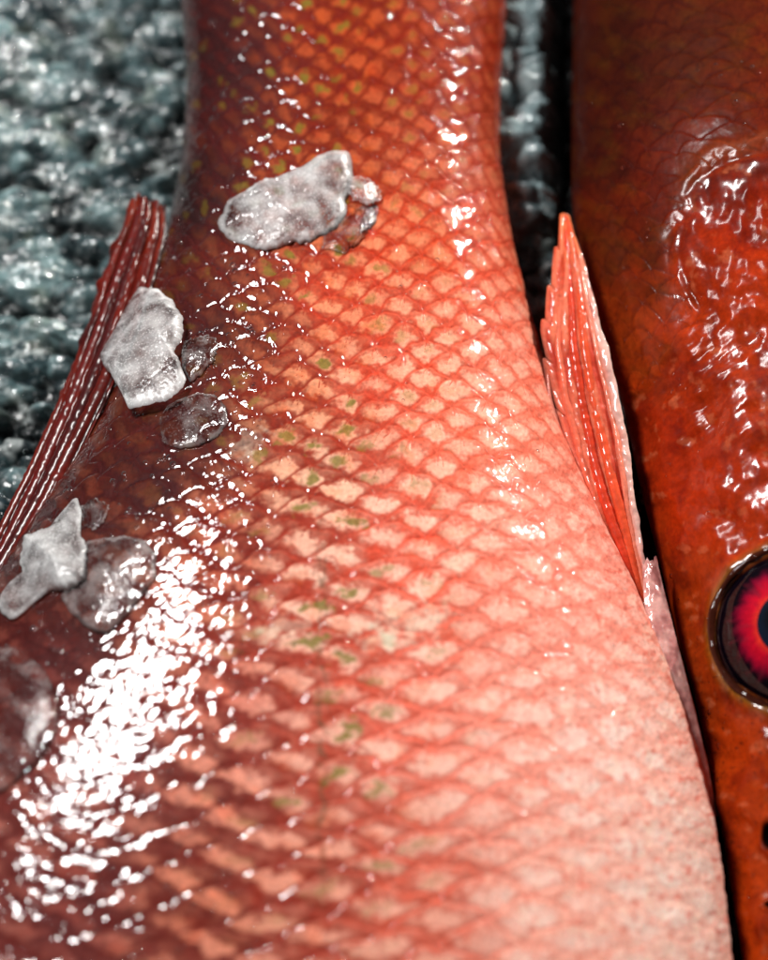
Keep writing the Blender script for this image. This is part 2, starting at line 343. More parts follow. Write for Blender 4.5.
# ------------------------------------------------------------------ fins
def sheet(name, Pg, thick, mat, parent, colf):
    """Pg (nr,nc,3) surface; gives it thickness and closes it"""
    nr, nc = Pg.shape[:2]
    gy = np.gradient(Pg, axis=0); gx = np.gradient(Pg, axis=1); n = np.cross(gx, gy)
    n /= np.linalg.norm(n, axis=-1, keepdims=True)+1e-9
    if n[..., 2].mean() < 0: n = -n
    a = Pg+n*thick/2; b = Pg-n*thick/2
    V = np.concatenate([a, b[:, ::-1]], 1)
    col = np.concatenate([colf, colf[:, ::-1]], 1)
    return mesh_np(name, V.reshape(-1, 3), grid_faces(nr, 2*nc, wrap=True), mat, parent, col.reshape(-1, 3))
def tube(name, pts, rad, mat, parent, col, nseg=14, flat=1., bump=.12, seed=1, wave=1.):
    pts = np.asarray(pts, float); n = len(pts); t = np.gradient(pts, axis=0); t /= np.linalg.norm(t, axis=1, keepdims=True)
    up = np.array([0, 0, 1.]); s = np.cross(t, up); s /= np.linalg.norm(s, axis=1, keepdims=True); u = np.cross(s, t)
    a = np.linspace(0, 2*np.pi, nseg, endpoint=False)
    arc = np.concatenate([[0], np.cumsum(np.linalg.norm(np.diff(pts, axis=0), axis=1))])
    rad = np.asarray(rad, float)*np.ones(n)
    r = rad[:, None]*(1+bump*fbm(arc[:, None]/7+a*0, np.sin(a)[None, :]*1.2+arc[:, None]*0, seed, 2)+wave*bump*.35*np.sin(arc[:, None]/3.2+4*fbm(arc[:, None]/20, arc[:, None]*0, seed+2, 2)))
    V = pts[:, None]+s[:, None]*(np.cos(a)[None, :, None]*r[..., None])+u[:, None]*(np.sin(a)[None, :, None]*r[..., None]*flat)
    c = np.ones((n, nseg, 3))*np.asarray(col)*(1+.25*fbm(arc[:, None]/22+a*0, a[None, :]+arc[:, None]*0, seed+5, 3))[..., None]
    return mesh_np(name, V.reshape(-1, 3), grid_faces(n, nseg, wrap=True), mat, parent, np.clip(c, 0.003, .95).reshape(-1, 3))
def interp_poly(P, k):
    P = np.asarray(P, float); d = np.concatenate([[0], np.cumsum(np.linalg.norm(np.diff(P, axis=0), axis=1))]); d /= d[-1]
    x = np.interp(k, d, P[:, 0]); y = np.interp(k, d, P[:, 1]); 
    if P.shape[1] > 2: return np.stack([x, y, np.interp(k, d, P[:, 2])], -1)
    return np.stack([x, y], -1)
def smooth1(a, n=15):
    k = np.hanning(n+2)[1:-1]; k /= k.sum(); p = n//2
    return np.stack([np.convolve(np.pad(a[:, i], p, mode='edge'), k, 'valid') for i in range(a.shape[1])], -1)

def dorsal_fin(root):
    nv, nu = 520, 120
    v = np.linspace(0, 1, nv); u = np.linspace(0, 1, nu)
    # (photo x, y, height) of the free edge and of the edge along the back, from the tip downwards
    Lf = smooth1(interp_poly([(133, 199, 36), (122, 228, 34), (108, 262, 32), (87, 328, 28), (60, 402, 24), (31, 470, 20), (0, 532, 16), (-50, 620, 12), (-120, 740, 8)], v), 25)
    Rt = smooth1(interp_poly([(164, 206, 30), (163, 238, 34), (150, 290, 40), (128, 350, 46), (106, 402, 50), (84, 448, 50), (58, 500, 48), (30, 552, 44), (2, 600, 40), (-40, 690, 36), (-100, 800, 30)], v), 25)
    PX = Lf[:, None]*(1-u[None, :, None])+Rt[:, None]*u[None, :, None]
    VV, UU = np.meshgrid(v, u, indexing='ij')
    k = 4.35
    ph = UU*k+.15
    PX[..., 2] += 5.5*np.abs(np.sin(ph*np.pi))**.8+2.0*fbm(UU*3, VV*18, 5, 3)+6*np.sin(UU*np.pi)
    # ragged tips: the top edge and the free edge
    PX[..., 1] += (np.clip(.05-VV, 0, 1)/.05)*(6*np.abs(np.sin(ph*np.pi))-4+9*fbm(UU*12, UU*0, 8, 2))
    PX[..., 0] += np.clip(.08-UU, 0, 1)/.08*4*fbm(VV*30, VV*0, 12, 3)
    Pw = W(PX[..., 0], PX[..., 1], 0); d = Pw-CAM; Pw = CAM+d*((PX[..., 2]-CAM[2])/d[..., 2])[..., None]
    c1, c2, c3 = lin((122, 24, 8)), lin((74, 10, 7)), lin((50, 7, 9))
    tt = ss(-.5, .6, fbm(UU*5, VV*10, 21, 4)); col = mix(c1*np.ones((nv, nu, 3)), c2*np.ones((nv, nu, 3)), tt)
    col = mix(col, c3*np.ones((nv, nu, 3)), ss(.25, .9, VV)*.6)
    col = mix(col, lin((150, 44, 14))*np.ones((nv, nu, 3)), ss(.12, .0, VV)*.7)*.62
    f = sheet('dorsal_fin', Pw, 3.0, M_dorsal, root, col)
    for i in range(5):
        uu = [.08, .31, .54, .77, .97][i]
        v0 = [0.0, .0, .0, .0, .0, .01][i]; vv = np.linspace(v0, 1, 260)
        a = np.stack([np.interp(vv, v, Lf[:, j])*(1-uu)+np.interp(vv, v, Rt[:, j])*uu for j in range(3)], -1)
        a[:, 2] += 3.6+6*np.sin(uu*np.pi)+1.0*np.sin(vv*15+i); a[:, 0] += 1.6*np.sin(vv*9+i*2)
        a[:, 1] -= (1-np.clip(vv/.05, 0, 1))*(3+3*(i % 2))
        P = W(a[:, 0], a[:, 1], 0); d = P-CAM; P = CAM+d*((a[:, 2]-CAM[2])/d[:, 2])[:, None]
        rad = np.interp(vv, [0, .03, .4, 1], [1.4, 3.0, 4.4, 4.0])*[1.3, 1.7, 1.8, 1.8, 1.1][i]
        tube('fin_spine', P, rad, M_dorsal, f, lin([(122, 28, 8), (112, 20, 8), (84, 12, 8), (112, 24, 8), (70, 10, 7)][i])*.62, seed=i*9, bump=.15, wave=.25, flat=.62)
    return f
DF = dorsal_fin(fish)

def anal_fin(root):
    nv, nu = 480, 110
    v = np.linspace(0, 1, nv); u = np.linspace(0, 1, nu)
    Lf = smooth1(interp_poly([(563, 212, 46), (557, 256, 50), (549, 300, 50), (541, 345, 46), (546, 400, 34), (562, 455, 26), (590, 520, 20), (614, 570, 16), (640, 622, 10)], v), 21)
    Rt = smooth1(interp_poly([(568, 214, 46), (579, 248, 52), (592, 292, 56), (606, 342, 58), (618, 392, 54), (628, 442, 48), (634, 492, 40), (642, 542, 30), (649, 585, 20), (656, 640, 8)], v), 21)
    # stepped tips on the side towards the tail
    tk = [0., .12, .21, .29, .38, .50, .64]; step = np.zeros(nv)
    for a, b in zip(tk[:-1], tk[1:]): step = np.where((v >= a) & (v < b), 4*((v-a)/(b-a))**1.5-.5, step)
    PX = Lf[:, None]*(1-u[None, :, None])+Rt[:, None]*u[None, :, None]
    VV, UU = np.meshgrid(v, u, indexing='ij')
    PX[..., 2] += 4.5*np.abs(np.sin((UU*3.6+.1)*np.pi))**.8*ss(0, .1, VV)+1.6*fbm(UU*3, VV*16, 15, 3)
    PX[..., 0] += np.clip(.3-UU, 0, 1)/.3*step[:, None]; PX[..., 1] -= np.clip(.3-UU, 0, 1)/.3*16*ss(0, .05, VV)*ss(1, .6, VV); PX[..., 0] += 0+np.clip(UU-.9, 0, 1)*10*2.0*fbm(VV*13, VV*0, 17, 3)*ss(0, .08, VV)
    Pw = W(PX[..., 0], PX[..., 1], 0); d = Pw-CAM; Pw = CAM+d*((PX[..., 2]-CAM[2])/d[..., 2])[..., None]
    o = np.ones((nv, nu, 3))
    col = mix(lin((232, 118, 88))*o, lin((200, 66, 46))*o, ss(-.4, .6, fbm(UU*7, VV*7, 25, 4)))
    col = mix(col, lin((232, 190, 178))*o, ss(.80, .97, UU+.05*fbm(VV*20, VV*0, 4, 2))*ss(.05, .3, VV)*.9)
    col = mix(col, lin((240, 130, 110))*o, ss(.5, .0, UU)*ss(.35, .8, VV)*.8)
    col = mix(col, lin((236, 120, 60))*o, ss(.18, .0, VV)*.6)
    col = mix(col, lin((130, 80, 70))*o, ss(.14, .0, UU)*ss(.28, .36, VV)*ss(.62, .5, VV)*.8)
    f = sheet('anal_fin', Pw, 2.6, M_fin, root, col)
    st = [(.07, .38), (.27, .2), (.47, .04), (.66, .0), (.85, .06)]
    for i, (uu, v0) in enumerate(st):
        vv = np.linspace(v0, .96, 220)
        a = np.stack([np.interp(vv, v, Lf[:, j])*(1-uu)+np.interp(vv, v, Rt[:, j])*uu for j in range(3)], -1)
        a[:, 2] += 2.6+1.0*np.sin(vv*17+i); a[:, 0] += 1.2*np.sin(vv*11+i*2)
        P = W(a[:, 0], a[:, 1], 0); d = P-CAM; P = CAM+d*((a[:, 2]-CAM[2])/d[:, 2])[:, None]
        rad = np.interp(vv, [v0, v0+.05, v0+.3, 1], [.7, 2.0, 3.4, 4.2])*[1., 1.3, 1.5, 1.4, .9][i]
        tube('fin_ray', P, rad, M_fin, f, lin([(200, 120, 104), (230, 112, 84), (206, 62, 34), (224, 84, 48), (232, 130, 104)][i]), seed=40+i*9, bump=.1, wave=.4)
    # pale membrane that runs on down the belly edge
    nv, nu = 260, 30; v = np.linspace(0, 1, nv); u = np.linspace(0, 1, nu)
    Lf = smooth1(interp_poly([(643, 560, 40), (644, 600, 42), (650, 645, 42), (666, 700, 38), (688, 752, 28), (708, 815, 6)], v), 21)
    Rt = smooth1(interp_poly([(656, 558, 40), (666, 600, 42), (680, 655, 40), (694, 710, 34), (707, 765, 22), (717, 818, 2)], v), 21)
    PX = Lf[:, None]*(1-u[None, :, None])+Rt[:, None]*u[None, :, None]; VV, UU = np.meshgrid(v, u, indexing='ij')
    PX[..., 1] += (1-np.clip(VV/.03, 0, 1))*5*fbm(UU*5, UU*0, 2, 2)
    PX[..., 2] += 3*np.sin(UU*np.pi)+1.3*fbm(UU*2, VV*14, 15, 3)
    Pw = W(PX[..., 0], PX[..., 1], 0); d = Pw-CAM; Pw = CAM+d*((PX[..., 2]-CAM[2])/d[..., 2])[..., None]
    o = np.ones((nv, nu, 3)); col = mix(lin((214, 160, 152))*o, lin((178, 116, 112))*o, ss(-.5, .5, fbm(UU*2, VV*14, 35, 3)))
    g = sheet('fin_membrane', Pw, 2.4, M_fin, f, col)
    g['label'] = 'pale pinkish grey strip of membrane'
    return f
anal_fin(fish)

def tail_fin(root, B, name='tail_fin'):
    nv, nu = 120, 160; v = np.linspace(0, 1, nv); u = np.linspace(0, 1, nu); VV, UU = np.meshgrid(v, u, indexing='ij')
    yw, cx, hw, hz = [float(q) for q in B.row(B.k[0]+30)]
    S = UU*2-1; length = 190+170*np.abs(S)**1.4
    x = cx+S*(hw*.9+VV*(230)); y = yw+VV*length; z = 6*np.abs(np.sin(UU*np.pi*14))+10*np.sin(VV*3+UU*4)
    col = np.ones((nv, nu, 3))*lin((190, 50, 25))*(1+.3*fbm(UU*20, VV*4, 3, 3))[..., None]
    return sheet(name, np.stack([x, y, z], -1), 5, M_fin, root, np.clip(col, 0, 1))
tail_fin(fish, A)

# ================================================================== SECOND FISH
YS2 = [-900, -700, -400, -100, 0, 100, 200, 300, 400, 500, 560, 630, 700, 780, 860, 960, 1080, 1200, 1300, 1350]
XL2 = [760, 690, 610, 578, 574, 572, 572, 592, 624, 646, 662, 678, 698, 714, 728, 744, 770, 830, 920, 1000]
XR2 = [920, 1010, 1120, 1230, 1250, 1265, 1275, 1280, 1280, 1275, 1268, 1255, 1240, 1220, 1200, 1170, 1140, 1110, 1070, 1010]
B2 = Body(YS2, XL2, XR2, lambda k, hw: 12+hw*.46, n=2.15)
EC = (797, 630); ER = 77
def second_fish():
    root = empty('red_fish', None)
    tag(root, 'deep red fish at the right edge with its head and dark ringed eye showing', 'fish')
    rows = rows_spaced([(-900, -40, 80), (-40, 1000, 1040), (1000, 1350, 60)])
    # columns: dense on the visible left flank
    nu = 520; tt = np.concatenate([np.linspace(0, .52, 470, endpoint=False), np.linspace(.52, 1, 60)])
    th = np.concatenate([np.pi*(1-tt), -np.pi*np.linspace(0, 1, 52)[1:-1]])
    a = np.cos(th); b = np.sin(th); ex = 2/B2.n; S = np.sign(a)*np.abs(a)**ex; Z = np.sign(b)*np.abs(b)**ex
    yw, cx, hw, hz = B2.row(rows)
    V = np.stack([cx[:, None]+hw[:, None]*S, np.repeat(yw[:, None], len(th), 1), hz[:, None]*Z], -1)
    nr, nc = V.shape[:2]
    T = np.broadcast_to((1-th/np.pi)[None, :], (nr, nc)); PY = np.broadcast_to(rows[:, None], (nr, nc))
    top = ss(-.02, .03, T)*ss(1.02, .97, T)
    X, Y = proj(V.reshape(-1, 3)); X = X.reshape(nr, nc); Y = Y.reshape(nr, nc)
    ra = np.hypot((X-772)/1.0, (Y-250)/1.0)
    head = ss(106, 94, ra)*ss(300, 250, Y)+0
    # bare head skin lies inside the arc and below the line running down-left from it
    dline = (Y-(330+(700-X)*1.1))                      # >0 below
    head = np.maximum(ss(98, 90, ra), ss(-12, 12, dline+14*fbm(X/30, Y/30, 5, 2)))
    Pp = T*30+fbm(T*12, PY/80, 121, 3)*.3; Q = -PY/24+Pp*.15+fbm(T*12, PY/80, 131, 3)*.3
    e, g, dx, rid, cc, rr = scale_field(Pp, Q)
    scal = 1-head
    hgt = scal*(1-e)*.8
    hgt = hgt+ss(106, 80, ra)*4.0*ss(330, 270, Y)
    wob = 6*fbm(X/28, Y/28, 145, 3); groove = np.exp(-((ra-97+wob)/8)**2)*ss(290, 200, Y); hgt -= groove*2.2
    ridge = np.exp(-((ra-110+wob)/8)**2)*ss(240, 160, Y)*ss(660, 720, X); hgt += ridge*1.5
    hgt += fbm(X/60, Y/60, 140, 3)*5*head+fbm(X/28, Y/28, 141, 2)*1.2*(.3+head)+fbm(X/8, Y/8, 142, 2)*.08
    rough = ss(640, 690, X)*ss(560, 500, Y)*ss(170, 220, Y)
    hgt += rough*(fbm(X/34, Y/40, 143, 2)*2.2+fbm(X/15, Y/16, 144, 2)*.20+fbm(X/5, Y/5, 146, 2)*.10)
    fold = fbm((X*.6+Y*.8)/16, (X*.8-Y*.6)/90, 147, 3); hgt += fold*1.6*np.exp(-((X-690)/70)**2-((Y-400)/90)**2)
    hgt += 6*np.exp(-((X-742)/34)**2-((Y-420)/110)**2)
    # eye socket
    re = np.hypot(X-EC[0], Y-EC[1])
    hgt += 5*np.exp(-((re-(ER+10))/9)**2)-26*ss(ER+4, ER-22, re)
    # nostrils
    for a_, b_, r1, r2 in ((770, 836, 8, 13), (773, 905, 6, 4)):
        rn = np.hypot((X-a_)/r1, (Y-b_)/r2); hgt += 2.5*np.exp(-((rn-1.35)/.4)**2)-14*ss(1.15, .5, rn)
    gy = np.gradient(V, axis=0); gx = np.gradient(V, axis=1); nrm = np.cross(gx, gy); nrm /= np.linalg.norm(nrm, axis=-1, keepdims=True)+1e-9
    if nrm[nr//2, 260, 2] < 0: nrm = -nrm
    V = V+nrm*(hgt*top)[..., None]
    pts = [(600, 60), (700, 60), (620, 250), (740, 110), (680, 200), (720, 240), (760, 300), (700, 340), (640, 340), (660, 450), (700, 480), (740, 520), (690, 600), (690, 700), (740, 760), (720, 860), (765, 900), (590, 150)]
    cols = [(58, 22, 9), (74, 28, 10), (66, 24, 12), (96, 28, 10), (96, 28, 12), (176, 46, 24), (190, 52, 28), (160, 40, 16), (110, 32, 16), (150, 34, 12), (172, 40, 12), (178, 46, 12), (150, 44, 10), (142, 42, 8), (172, 50, 12), (160, 46, 14), (172, 52, 20), (50, 18, 8)]
    wX = X+fbm(X/40, Y/40, 151, 3)*25; wY = Y+fbm(X/40, Y/40, 155, 3)*25
    col = idw(wX, wY, pts, lin(cols))*np.array([1.0, 1.22, .42])*(1-.25*ss(300, 60, Y)*ss(760, 640, X))[..., None]*(1-ss(360, 180, Y)[..., None]*np.array([.18, .42, .2]))  # nape darkened in the colour to stand for its missing light
    nn = fbm(X/11, Y/8, 157, 3)
    pl = ss(.03, .3, g+.12*nn)*ss(1, .5, np.abs(dx))*(.4+.9*rid)*scal
    col = mix(col, col*np.array([1.75, 1.9, 1.9]), np.clip(pl, 0, 1)*.75)
    col = mix(col, lin((128, 86, 30))*np.ones(3), scal*ss(-.2, 1.1, fbm(X/26, Y/18, 159, 4))*.10)
    col = mix(col, lin((215, 120, 80))*np.ones(3), ridge*.15+.35*head*ss(.35, .9, fbm(X/18, Y/18, 161, 4)))
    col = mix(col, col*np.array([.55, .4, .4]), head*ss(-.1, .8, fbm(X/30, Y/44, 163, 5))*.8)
    m = np.exp(-((re-(ER+7))/7)**2); col = mix(col, lin((120, 88, 26))*np.ones(3), m*.75)
    m = ss(ER+3, ER-2, re); col = mix(col, lin((14, 10, 12))*np.ones(3), m)
    for a_, b_, r1, r2 in ((770, 836, 8, 13), (773, 905, 6, 4)):
        m = ss(1.25, .95, np.hypot((X-a_)/r1, (Y-b_)/r2)); col = mix(col, lin((18, 8, 6))*np.ones(3), m)
    m = ss(.5, .75, fbm(X/5, Y/5, 171, 2))*ss(600, 700, Y); col = mix(col, lin((70, 22, 10))*np.ones(3), m*.7)
    col = np.clip(col*(1+.15*fbm(X/4, Y/4, 199, 2))[..., None], .003, .93)
    wet = np.exp(-(((X-752)/34)**2+((Y-430)/95)**2)**1.5)+np.exp(-(((X-668)/20)**2+((Y-318)/42)**2))+np.exp(-((ra-84)/14)**2)*ss(300, 220, Y)+np.exp(-((X-705-(480-Y)*.3)/14)**2-((Y-470)/60)**2)
    wet = np.clip(wet+.9*np.exp(-((re-(ER+8))/14)**2), 0, 1)
    dry = np.clip(.86-1.1*wet*ss(-.7, .2, fbm(X/20, Y/22, 191, 3)), 0, .93)
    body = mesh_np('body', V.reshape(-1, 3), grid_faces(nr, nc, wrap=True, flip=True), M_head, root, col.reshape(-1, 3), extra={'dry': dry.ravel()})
    # ---- eye: bulging ball with dark outer ring, crimson iris, pupil
    Pc = B2.at(np.array([EC[0]]), np.array([EC[1]]), -16)[0]; nrm0 = B2.normal(Pc[None])[0]
    t1 = np.cross([0, 1, 0], nrm0); t1 /= np.linalg.norm(t1); t2 = np.cross(nrm0, t1)
    def dome(name, R, hgt_, r0, r1, nring, colfn, mat, parent, lift=0.):
        rr_ = np.linspace(r0, r1, nring); aa = np.linspace(0, 2*np.pi, 140, endpoint=False)
        RR, AA = np.meshgrid(rr_, aa, indexing='ij')
        zz = hgt_*np.sqrt(np.clip(1-RR**2, 0, 1))+lift
        P = Pc+t1*(np.cos(AA)*RR*R)[..., None]+t2*(np.sin(AA)*RR*R)[..., None]+nrm0*zz[..., None]
        return mesh_np(name, P.reshape(-1, 3), grid_faces(nring, 140, wrap=True), mat, parent, colfn(RR, AA).reshape(-1, 3))
    def ec(R, Aa):
        o = np.ones(R.shape+(3,)); n = fbm(np.cos(Aa)*4, np.sin(Aa)*4+R*3, 5, 3)
        st = fbm(Aa*9, R*2.5, 8, 3)
        c = mix(lin((200, 10, 40))*o, lin((112, 4, 44))*o, ss(.48, .74, R+.06*n))
        c = mix(c, lin((238, 60, 40))*o, ss(.5, .38, R+.03*n)*.9)
        c = mix(c, lin((10, 4, 12))*o, ss(.60, .76, R+.09*n))
        c = mix(c, lin((120, 30, 50))*o, ss(.3, .8, st)*ss(.9, .7, R)*.4)
        return c
    eb = dome('eye', ER*.98, 31, .004, .999, 80, ec, M_eye, root)
    dome('pupil', ER*.98, 31, .004, .40, 30, lambda R, Aa: mix(lin((6, 7, 12))*np.ones(R.shape+(3,)), lin((22, 34, 58))*np.ones(R.shape+(3,)), ss(.2, .38, R+.05*np.sin(Aa*2))*.6), M_eye, eb, lift=.8)
    # socket rim: thin wet skin fold
    aa = np.linspace(0, 2*np.pi, 200); rim = Pc+t1*(np.cos(aa)*(ER-1))[:, None]+t2*(np.sin(aa)*(ER-1))[:, None]+nrm0*(14+1.5*fbm(aa*2, aa*0, 3, 2))[:, None]
    tube('eye_rim', rim, 3.4+1.2*fbm(aa*3, aa*0, 9, 2), M_eye, root, lin((62, 24, 12)), bump=.12, seed=3, wave=0)
    return root
fish2 = second_fish(); tail_fin(fish2, B2)

# ================================================================== BED OF WET GREY ICE
def bed():
    gx = np.concatenate([np.linspace(-1500, -560, 40, endpoint=False), np.linspace(-560, -180, 270, endpoint=False), np.linspace(-180, 100, 40, endpoint=False), np.linspace(100, 330, 200, endpoint=False), np.linspace(330, 1700, 50)])
    gy = np.concatenate([np.linspace(-1100, -150, 50, endpoint=False), np.linspace(-150, 780, 620, endpoint=False), np.linspace(780, 2000, 50)])
    XX, YY = np.meshgrid(gx, gy)
    H = np.full(XX.shape, -60.); ID = np.zeros(XX.shape)
    def blobs(cell, hmax, seed, H, ID, sx=1.):
        x = XX/cell+.35*vn(XX/cell/1.3, YY/cell/1.3, seed+9); y = YY/cell/sx+.35*vn(XX/cell/1.3+7, YY/cell/1.3, seed+8); ix = np.floor(x); iy = np.floor(y)
        for a in (-1, 0, 1):
            for b in (-1, 0, 1):
                cx_, cy_ = ix+a, iy+b
                px = cx_+_h(cx_, cy_, seed); py = cy_+_h(cx_, cy_, seed+1)
                R = .45+.5*_h(cx_, cy_, seed+2); d = np.hypot((x-px), (y-py)*1.25)/R
                hh = _h(cx_, cy_, seed+3)
                h = hmax*(.35+.65*hh)*(1-d**3.2)+cell*.3*((_h(cx_, cy_, seed+4)-.5)*(x-px)+(_h(cx_, cy_, seed+5)-.6)*(y-py))
                m = (h > H) & (d < 1.3); H = np.where(m, h, H); ID = np.where(m, _h(cx_, cy_, seed+6), ID)
        return H, ID
    H, ID = blobs(64, 38, 301, H-0, ID, .8); H, ID = blobs(36, 34, 401, H, ID, .75); H2, ID2 = blobs(14, 12, 501, H*0-60, ID)
    m = (H2 > H); H = np.maximum(H, H2); ID = np.where(m, ID2, ID)
    H = np.maximum(H, -8+1*fbm(XX/20, YY/20, 3, 2))
    H += fbm(XX/16, YY/12, 601, 4)*2.6+fbm(XX/4, YY/4, 611, 2)*.25
    XP, YP = proj(np.stack([XX, YY, XX*0-90], -1).reshape(-1, 3)); XP = XP.reshape(XX.shape); YP = YP.reshape(XX.shape)
    gap_shade = ss(552, 566, XP)*ss(800, 700, XP); lit_heap = ss(470, 490, XP)*ss(568, 532, XP+8*fbm(YP/18, YP*0, 5, 3))*ss(275, 185, YP)
    H = H*(1-.6*gap_shade)-4*gap_shade+62*lit_heap  # bed lowered where shade is wanted, raised beside it to catch the lamp
    Z = H-98
    o = np.ones(XX.shape+(3,))
    c = mix(lin((34, 54, 60))*o, lin((112, 138, 140))*o, ID)
    c = mix(c, lin((118, 122, 104))*o, ss(.1, .9, fbm(XX/50, YY/50, 7, 3))*.5)
    c = mix(c, lin((196, 204, 204))*o, ss(.35, .8, fbm(XX/8, YY/8, 71, 4)+.25*fbm(XX/80, YY/80, 73, 2))*.65)
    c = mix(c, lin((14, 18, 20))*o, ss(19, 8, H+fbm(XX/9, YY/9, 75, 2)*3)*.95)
    c = mix(c, lin((28, 36, 40))*o, ss(-.1, .6, fbm(XX/46, YY/30, 77, 4))*.8); c = mix(c, lin((206, 214, 212))*o, ss(.36, .8, fbm(XX/34, YY/22, 79, 4))*.6)
    c = mix(c, lin((150, 172, 176))*o, lit_heap*.6); c = mix(c, lin((10, 12, 13))*o, gap_shade*.96)  # ice strip lightened as if lit, band beside it blackened as cast shadow
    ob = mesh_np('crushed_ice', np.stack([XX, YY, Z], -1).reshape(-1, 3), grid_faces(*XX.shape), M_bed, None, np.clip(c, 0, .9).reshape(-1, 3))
    tag(ob, 'wet slate grey crushed ice that the fish lie on', 'crushed ice', kind='stuff')
    k = np.nonzero(((XP < 215) | (XP > 495)) & (XP > -40) & (XP < 560) & (YP > -40) & (YP < 620))
    pk = rng.choice(len(k[0]), 1500, replace=False); a, b = k[0][pk], k[1][pk]
    P = np.stack([XX[a, b], YY[a, b], Z[a, b]+.3], -1); nn_ = np.tile([0., 0., 1.], (len(P), 1))
    droplets('water_droplets', P, nn_, 1.0+3.0*rng.uniform(size=len(P))**3, 'bright water beads glinting on the grey crushed ice')
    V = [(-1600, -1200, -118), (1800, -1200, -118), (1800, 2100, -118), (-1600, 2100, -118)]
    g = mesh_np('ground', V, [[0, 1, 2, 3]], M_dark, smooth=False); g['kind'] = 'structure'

# ================================================================== ICE CHIPS
def surf_at(px, py, lift):
    return A.at(px, py, lift)
def chip(outline, thick, mat, label, frost_edge=.3, seed=1, lift=2., rough_e=2.2, centre=None, facets=5, frost=0., tilt=(0, 0), jag=1.):
    O = np.asarray(outline, float); thick = thick*.62; frost = frost*.6
    c = O.mean(0) if centre is None else np.asarray(centre, float)
    na, nrr = 260, 60
    ang = np.linspace(0, 2*np.pi, na, endpoint=False)
    # ray-polygon distance (outline star shaped about c)
    R = np.zeros(na)
    for i in range(len(O)):
        p, q = O[i]-c, O[(i+1) % len(O)]-c; e = q-p
        dxy = np.stack([np.cos(ang), np.sin(ang)], -1); den = dxy[:, 0]*e[1]-dxy[:, 1]*e[0]
        t = (p[0]*e[1]-p[1]*e[0])/np.where(np.abs(den) < 1e-9, 1e-9, den); s = (p[0]*dxy[:, 1]-p[1]*dxy[:, 0])/np.where(np.abs(den) < 1e-9, 1e-9, den)
        ok = (t > 0) & (s >= -.001) & (s <= 1.001); R = np.where(ok, np.maximum(R, t), R)
    R = np.convolve(np.concatenate([R[-3:], R, R[:3]]), np.hanning(7)[1:-1]/np.hanning(7)[1:-1].sum(), 'same')[3:-3]
    RJ = jag*(rough_e*1.5*fbm(np.cos(ang)*5+seed, np.sin(ang)*5, seed, 4, .5))*.7
    rr = (np.linspace(0, 1, nrr))**.8
    RR, AA = np.meshgrid(rr, ang, indexing='ij'); RM = RR*R[None, :]+RR**4*RJ[None, :]
    PX = c[0]+np.cos(AA)*RM; PY = c[1]+np.sin(AA)*RM
    base = surf_at(PX, PY, 0.)
    f = np.full(RR.shape, 1e9); r_ = np.random.default_rng(seed)
    for k in range(facets):                       # broken planes
        a = r_.uniform(0, 6.28); sl = r_.uniform(.45, 1.0)*thick/np.mean(R)*1.1; h0 = thick*r_.uniform(.9, 1.4)
        f = np.minimum(f, h0-sl*((PX-c[0])*math.cos(a)+(PY-c[1])*math.sin(a)))
    f = f+thick*(.04*fbm(PX/21, PY/21, seed+2, 2)+.03*fbm(PX/3.5, PY/3.5, seed+4, 2))
    edge = (1-np.clip(RR, 0, 1)**9)**.6
    zt = np.maximum(f, thick*.22)*edge
    n = A.normal(base)
    top = base+n*(lift+zt)[..., None]
    top[..., 2] += tilt[0]*(PX-c[0])+tilt[1]*(PY-c[1])
    bot = base+n*(lift*.2+.3+(1-edge)*0)[..., None]
    bot[-1] = top[-1]
    V = np.concatenate([top.reshape(-1, 3), bot.reshape(-1, 3)])
    F1 = grid_faces(nrr, na, wrap=True); F2 = grid_faces(nrr, na, wrap=True, flip=True)+nrr*na
    crack = ss(.07, .0, np.abs(fbm(PX/26, PY/26, seed+31, 3)))*ss(-.2, .4, fbm(PX/30, PY/30, seed+33, 2))
    fro = frost+.25*(zt/thick-.9)*(1 if mat is M_ice else .2)+frost_edge*1.15*ss(.84, .97, RR+.10*fbm(PX/10, PY/10, seed+18, 3))+crack*.5*frost_edge
    fro = np.concatenate([fro.ravel(), np.full(nrr*na, -.6)])
    o = mesh_np('ice_chip', V, np.concatenate([F1, F2]), mat, None, None, extra={'frost': fro})
    o.data.materials.append(M_contact); mi = np.zeros(len(o.data.polygons), np.int32); mi[len(F1):] = 1; o.data.polygons.foreach_set('material_index', mi); o.data.update()
    tag(o, label, 'ice chip', 'ice chips on the pink fish')
    return o
chip([(218, 222), (228, 204), (245, 192), (262, 183), (282, 178), (300, 171), (322, 158), (338, 152), (350, 154), (353, 168), (352, 186), (346, 202), (346, 216), (334, 230), (318, 240), (285, 246), (266, 253), (246, 246), (226, 240)],
     17, M_ice, 'long frosty ice chip with granular edge, the topmost on the fish', seed=3, centre=(290, 208), frost=.06, frost_edge=.35)
chip([(347, 186), (356, 178), (372, 184), (381, 194), (379, 204), (366, 208), (354, 203), (348, 196)], 9, M_ice, 'tiny knob of ice touching the right tip of the topmost chip', seed=5, frost=.05, frost_edge=.3, lift=5)
chip([(325, 236), (345, 220), (362, 206), (378, 206), (376, 222), (362, 240), (345, 254), (322, 250)], 8, M_clear, 'small clear melting ice sliver under the lower right of the topmost chip', seed=7, frost_edge=.08)
chip([(107, 330), (112, 312), (124, 298), (140, 291), (152, 291), (168, 298), (180, 310), (188, 325), (187, 345), (180, 358), (186, 374), (190, 386), (180, 404), (166, 410), (150, 413), (136, 418), (130, 402), (120, 380), (108, 358)],
     21, M_ice, 'thick white ice chip beside the red fin on the left, above the round clear one', seed=11, centre=(148, 352), frost=.10, frost_edge=.4, lift=12)
